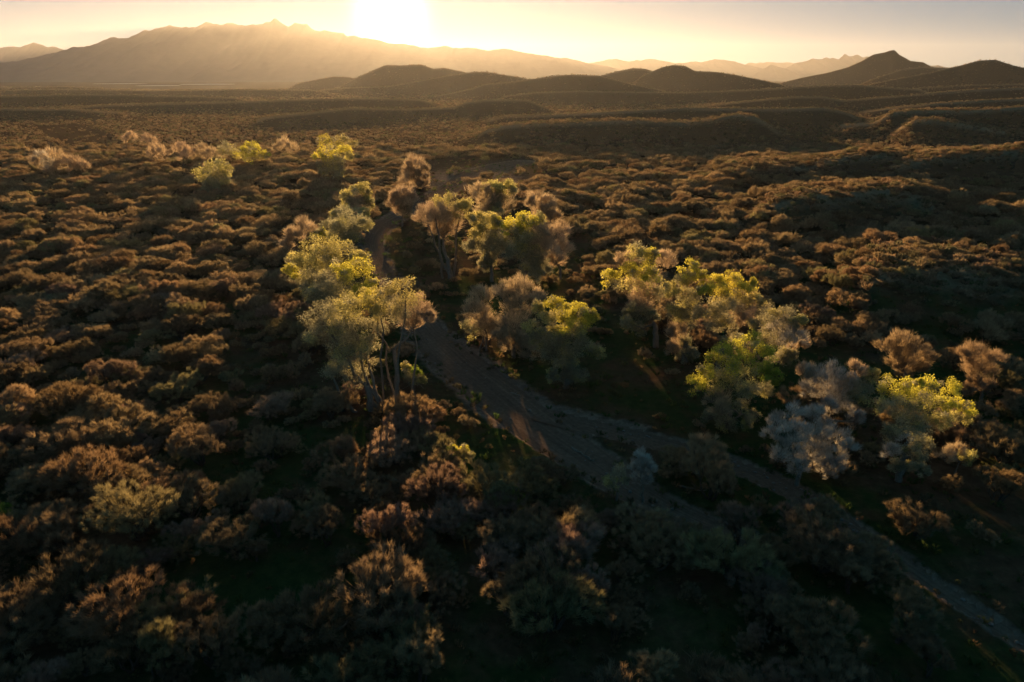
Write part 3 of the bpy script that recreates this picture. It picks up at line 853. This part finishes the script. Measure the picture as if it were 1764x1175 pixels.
C_MID, C_FAR, C_LOW = source_collection('mesquite_bush', mid_meshes), source_collection('scrub_bush', far_meshes), source_collection('low_brush', low_meshes)

def instancer(name, pts, scale, col, label=None, seed=0):
    me = bpy.data.meshes.new(name)
    me.vertices.add(len(pts)); me.vertices.foreach_set('co', np.asarray(pts, np.float32).ravel())
    a = me.attributes.new('size', 'FLOAT_VECTOR', 'POINT'); a.data.foreach_set('vector', np.asarray(scale, np.float32).ravel())
    me.update()
    o = link(name, me, kind='stuff')
    ng = bpy.data.node_groups.new(name, 'GeometryNodeTree')
    ng.interface.new_socket('Geometry', in_out='INPUT', socket_type='NodeSocketGeometry')
    ng.interface.new_socket('Geometry', in_out='OUTPUT', socket_type='NodeSocketGeometry')
    N, L = ng.nodes, ng.links
    gi, go = N.new('NodeGroupInput'), N.new('NodeGroupOutput')
    ip = N.new('GeometryNodeInstanceOnPoints')
    ci = N.new('GeometryNodeCollectionInfo'); ci.inputs['Collection'].default_value = col
    ci.inputs['Separate Children'].default_value = True; ci.inputs['Reset Children'].default_value = True
    ip.inputs['Pick Instance'].default_value = True
    sz = N.new('GeometryNodeInputNamedAttribute'); sz.data_type = 'FLOAT_VECTOR'; sz.inputs['Name'].default_value = 'size'
    ri = N.new('FunctionNodeRandomValue'); ri.data_type = 'INT'
    ri.inputs[4].default_value = 0; ri.inputs[5].default_value = len(col.objects) - 1; ri.inputs['Seed'].default_value = seed
    rr = N.new('FunctionNodeRandomValue'); rr.data_type = 'FLOAT'; rr.inputs[2].default_value = 0; rr.inputs[3].default_value = 6.283; rr.inputs['Seed'].default_value = seed + 5
    cx = N.new('ShaderNodeCombineXYZ'); L.new(rr.outputs[1], cx.inputs[2])
    L.new(gi.outputs[0], ip.inputs['Points']); L.new(ci.outputs[0], ip.inputs['Instance'])
    L.new(ri.outputs[2], ip.inputs['Instance Index']); L.new(cx.outputs[0], ip.inputs['Rotation'])
    L.new(sz.outputs['Attribute'], ip.inputs['Scale']); L.new(ip.outputs[0], go.inputs[0])
    md = o.modifiers.new('scatter', 'NODES'); md.node_group = ng
    return o

def poly_mask(px, py, poly):
    m = np.zeros(px.shape, bool); n = len(poly)
    for i in range(n):
        x1, y1 = poly[i]; x2, y2 = poly[(i + 1) % n]
        c = ((y1 > py) != (y2 > py)) & (px < (x2 - x1) * (py - y1) / (y2 - y1 + 1e-9) + x1)
        m ^= c
    return m
def world_poly(pts): return [tuple(at_z(x, y)[:2]) for x, y in pts]
OPEN_RIGHT = world_poly([(1400,850),(1620,850),(1764,830),(1900,900),(2000,1400),(1700,1400),(1600,1080),(1560,1000),(1480,950)])
GROVE_FLOOR = world_poly([(620,420),(700,370),(800,320),(960,400),(1020,470),(1150,580),(1400,740),(1500,800),(1380,850),(1250,800),(1000,740),(850,620),(740,600),(640,640),(560,560)])
CLEAR_L = world_poly([(330,960),(560,960),(640,1040),(560,1100),(420,1060),(200,1080),(150,1030)])
CLEAR_C = world_poly([(960,1090),(1120,1090),(1260,1060),(1250,1200),(950,1220)])
SHADE_G = world_poly([(520,720),(640,700),(640,800),(560,830),(450,830)])
FAR_CLEAR = world_poly([(60,222),(130,214),(190,232),(200,246),(120,252),(90,240)])
SAND_CLEAR = world_poly([(700,285),(800,272),(920,280),(940,300),(900,330),(830,312),(760,350),(700,350),(730,310)])

def scatter(y0, y1, spacing_fn, cell):
    """jittered grid whose cell grows with distance"""
    out_ = []
    y = y0
    r = np.random.default_rng(77)
    while y < y1:
        s = spacing_fn(y)
        half = 0.80 * (y + 30) + 40
        xs = np.arange(-half, half, s)
        xs = xs + r.uniform(-.45, .45, len(xs)) * s
        ys = y + r.uniform(-.45, .45, len(xs)) * s
        out_.append(np.stack([xs, ys], 1))
        y += s
    return np.concatenate(out_)

P = scatter(8, 640, lambda y: 4.4 + y * 0.0015, 1)
ridge_here = base_height(P[:, 0], P[:, 1])
on_top = TOPS.copy()
rel, wd = wash_rel(P[:, 0], P[:, 1])
r = np.random.default_rng(5)
dens = np.ones(len(P)) * 0.95
cl = fbm(P[:, 0] / 26, P[:, 1] / 26, 40, 3)
dens *= np.where(P[:, 1] < 150, sstep(0.33, 0.5, cl) * 0.9, sstep(0.22, 0.36, cl))
dens[wd < np.where((P[:, 1] > 150) & (P[:, 1] < 230), 0.6, 2.2)] = 0
dens[poly_mask(P[:, 0], P[:, 1], OPEN_RIGHT)] *= 0.14
dens[poly_mask(P[:, 0], P[:, 1], GROVE_FLOOR)] *= 0.38
dens[poly_mask(P[:, 0], P[:, 1], CLEAR_L)] *= 0.05
dens[poly_mask(P[:, 0], P[:, 1], CLEAR_C)] *= 0.1
dens[poly_mask(P[:, 0], P[:, 1], SHADE_G)] *= 0.75
dens[poly_mask(P[:, 0], P[:, 1], SAND_CLEAR)] *= 0.05
dens *= np.where(on_top > .3, .95, 1 - sstep(3.0, 7.0, ridge_here) * .9)
for fx, fy, fr in FEET:
    dens[np.hypot(P[:, 0] - fx, P[:, 1] - fy) < fr] = 0
keep = r.random(len(P)) < dens
P = P[keep]
size = 0.42 + 1.05 * r.random(len(P)) ** 1.7 + 0.5 * (fbm(P[:, 0] / 40, P[:, 1] / 40, 60, 2) - .5)
size *= 1 - .4 * sstep(3, 7, ridge_here[keep])
in_grove = poly_mask(P[:, 0], P[:, 1], GROVE_FLOOR)
size[in_grove] *= .6
Z = height(P[:, 0], P[:, 1])
P3 = np.stack([P[:, 0], P[:, 1], Z - 0.05], 1)
px, py, dep = project(P3 + np.array([0, 0, 2.0]))
app = size * F / dep
inview = (px > -35) & (px < PW + 35) & (py < PH + 25) & (dep > 5)
score = np.where(inview, app, 0)
order = np.argsort(-score)
N_IND = 277
ind = order[:N_IND]
rest = np.ones(len(P), bool); rest[ind] = False

# where each individual stands, in words (several look-alikes of one patch share a label and a group)
def zone(x, y, k):
    q = project(np.array([x, y, hz(x, y)])); u_, v_ = float(q[0]), float(q[1])
    hue = ['brown', 'brown', 'rust-brown', 'straw-tan', 'olive-brown', 'brown', 'dusty pink', 'rust-brown', 'brown'][k]
    if u_ < 480:
        place = 'in the near left corner thicket' if v_ > 980 else ('in the left thicket around the biggest mound' if v_ > 800 else 'in the left thicket above the biggest mound')
    elif u_ < 800:
        place = 'along the lower edge left of the dark clearing' if v_ > 1000 else ('in the dark hollow left of the wash' if v_ > 800 else 'in the shadow of the wide grey-green cottonwood')
    elif u_ < 1180:
        place = 'along the lower edge around the dark clearing' if v_ > 1040 else ('in the dark near centre below the wash island' if v_ > 860 else 'on the banks of the near wash')
    elif u_ < 1480:
        place = 'in the near thicket left of the right wash arm' if v_ > 960 else ('below the red-brown upright brush' if v_ > 850 else 'behind the pale silver cottonwood')
    else:
        place = 'on the near right beyond the right wash arm' if v_ > 900 else 'beside the flat-topped yellow cottonwood'
    return 'bare %s mesquite tree %s' % (hue, place), '%s mesquites %s' % (hue, place)
for j in ind:
    k = int(r.integers(0, VARN))
    s = float(size[j])
    e = tree_object('mesquite_tree', near_var[k][0], near_var[k][1], P3[j], float(r.uniform(0, 6.28)), (s * r.uniform(.9, 1.15), s * r.uniform(.9, 1.15), s * r.uniform(.85, 1.15)))
    lb, gr = zone(P3[j][0], P3[j][1], k)
    tag(e, lb, 'mesquite', gr)

def sizes(s, r, zlo=.85, zhi=1.2):
    n = len(s)
    return np.stack([s * r.uniform(.9, 1.2, n), s * r.uniform(.9, 1.2, n), s * r.uniform(zlo, zhi, n)], 1)
instancer('mesquite_thicket', P3[rest], sizes(size[rest], r), C_MID, seed=3)

# scrub on the ridges and the far plain
Q = scatter(130, 4300, lambda y: max(2.3, 2.3 + (y - 300) * 0.0047) if y > 300 else 2.4, 1)
hq = base_height(Q[:, 0], Q[:, 1])
d = np.where(Q[:, 1] < 640, sstep(2.5, 6, hq) * .75, 0.75)
d *= 0.35 + 0.65 * sstep(.35, .5, fbm(Q[:, 0] / 45, Q[:, 1] / 45, 71, 3))
d[poly_mask(Q[:, 0], Q[:, 1], FAR_CLEAR)] *= .12
k_ = (r.random(len(Q)) < d) & (np.abs(Q[:, 0]) < .78 * Q[:, 1] + 30)
Q = Q[k_]
s_ = (0.40 + .95 * r.random(len(Q)) ** 2) * (0.8 + 0.9 * sstep(600, 3500, Q[:, 1]))
big = (Q[:, 1] > 600) & (hq[k_] < 6)
s_[big] *= 1.5
onridge = (Q[:, 1] < 900) & (hq[k_] > 3)
s_[onridge] *= 1.45
Q3 = np.stack([Q[:, 0], Q[:, 1], height(Q[:, 0], Q[:, 1], False) - .05], 1)
instancer('desert_scrub', Q3, sizes(s_, r), C_FAR, seed=9)

# low brush and tufts of grass on the floor of the near woods
B = scatter(8, 560, lambda y: 1.7 + y * 0.006, 1)
relb, wdb = wash_rel(B[:, 0], B[:, 1])
d = 0.25 + .75 * sstep(.42, .55, fbm(B[:, 0] / 9, B[:, 1] / 9, 90, 3))
insand = poly_mask(B[:, 0], B[:, 1], SAND_CLEAR)
d[B[:, 1] > 330] *= .25
d[insand] = .8 * sstep(.4, .6, fbm(B[insand, 0] / 14, B[insand, 1] / 14, 95, 3))
d[(wdb < 0.2) & ~insand] = 0.0
bank = (wdb > -1.4) & (wdb < 3.0) & (B[:, 1] < 330)
d[bank] = np.maximum(d[bank], 0.35 + .65 * sstep(.35, .55, fbm(B[bank, 0] / 7, B[bank, 1] / 7, 99, 3)))
inside_arm = (wdb < 0) & (B[:, 1] < 118) & (B[:, 0] > 20)
d[inside_arm] = .35
k_ = (r.random(len(B)) < d) & (np.abs(B[:, 0]) < .78 * B[:, 1] + 40)
B = B[k_]
wdb = wdb[k_]
B3 = np.stack([B[:, 0], B[:, 1], height(B[:, 0], B[:, 1]) - .05], 1)
instancer('low_brush', B3, sizes((0.45 + 0.9 * r.random(len(B)) ** 2) * np.where((wdb > -1.5) & (wdb < 3) & (B[:, 1] > 118), 1.25, 1.0) * np.where(B[:, 1] > 330, 1.5, 1.0), r, .7, 1.4), C_LOW, seed=15)
print('individual', len(ind), 'thicket', rest.sum(), 'scrub', len(Q3), 'brush', len(B3))

# stones and gravel bars in the wash
def stone_mesh(seed):
    import bmesh
    r_ = np.random.default_rng(seed)
    bm = bmesh.new(); bmesh.ops.create_icosphere(bm, subdivisions=1, radius=1)
    for v in bm.verts: v.co = Vector((v.co.x * r_.uniform(.7, 1.2), v.co.y * r_.uniform(.7, 1.2), v.co.z * r_.uniform(.4, .7)))
    me = bpy.data.meshes.new('stone'); bm.to_mesh(me); bm.free(); me.materials.append(M_STONE)
    return me
M_STONE = bark_material('stone', (0.10, 0.08, 0.06), (0.26, 0.21, 0.17))
C_ST = source_collection('river_stone', [stone_mesh(k) for k in range(3)])
st = []
for Pw in WPATH:
    for p in Pw:
        n = int(r.poisson(2.0 * (0.3 + 2.5 * (vnoise(p[0:1] / 9, p[1:2] / 9, 7)[0] > .55))))
        for _ in range(n): st.append((p[0] + r.normal() * p[2] * .55, p[1] + r.normal() * 1.2))
st = np.array(st)
st3 = np.stack([st[:, 0], st[:, 1], base_height(st[:, 0], st[:, 1]) - .42], 1)
instancer('gravel', st3, sizes(.06 + .32 * r.random(len(st)) ** 3, r), C_ST, seed=21)

# ------------------------------------------------------------------ fallen wood
def dead_wood(name, pa, pb, rad, label, seed, branches=3, cat='fallen log'):
    r = np.random.default_rng(seed)
    a, b = at_z(*pa), at_z(*pb)
    a[2], b[2] = hz(a[0], a[1]) + rad + .1, hz(b[0], b[1]) + rad + .25
    A = Acc()
    mid = a.copy()
    P = curve(a, b, r, .06, 8) - mid
    v, f = tube(P, np.linspace(rad, rad * .45, 8), 7); A.add(v, f)
    L = np.linalg.norm(b - a)
    for k in range(branches):
        s = P[r.integers(2, 7)]
        e = s + unit(r.normal(size=3) * np.array([1, 1, .3]) + np.array([0, 0, .5])) * L * r.uniform(.2, .4)
        v, f = tube(curve(s, e, r, .2, 5), np.linspace(rad * .5, rad * .12, 5), 5); A.add(v, f)
    o = link(name, A.mesh(name, M_BARK, True), None, mid)
    return tag(o, label, cat)
dead_wood('fallen_log', (880,672), (897,678), .22, 'short pale driftwood log lying on the bare sand of the wash', 1, 2)
dead_wood('dead_branch', (118,962), (146,968), .12, 'bleached forked dead branch on the ground below the biggest mesquite mound', 2, 7, 'dead branch')
dead_wood('dead_branch', (585,1085), (640,1015), .14, 'long curved bleached branch lying left of the lone tan mesquite', 3, 6, 'dead branch')
dead_wood('fallen_log', (985,765), (1024,790), .2, 'dark thin log along the bank of the wash island', 4, 3)
dead_wood('fallen_log', (1170,840), (1215,850), .16, 'grey log half buried beside the red-brown upright brush', 5, 3)

# ------------------------------------------------------------------ haze
hv = bpy.data.meshes.new('haze')
x0, x1, y0, y1, z0, z1 = -44000, 44000, -400, 37500, float(ZZ.min()) - 3, 1680.0
vv = [(x, y, z) for z in (z0, z1) for y in (y0, y1) for x in (x0, x1)]
hv.from_pydata(vv, [], [(0, 2, 3, 1), (4, 5, 7, 6), (0, 1, 5, 4), (2, 6, 7, 3), (0, 4, 6, 2), (1, 3, 7, 5)])
hv.update()
mh, n_, l_ = mat_new('haze')
o_ = n_.new('ShaderNodeOutputMaterial'); pv = n_.new('ShaderNodeVolumePrincipled')
pv.inputs['Color'].default_value = (0.95, 0.95, 0.97, 1)
pv.inputs['Density'].default_value = HAZE_DENSITY
pv.inputs['Anisotropy'].default_value = HAZE_G
l_.new(pv.outputs[0], o_.inputs['Volume'])
hv.materials.append(mh)
link('haze', hv, kind='stuff')
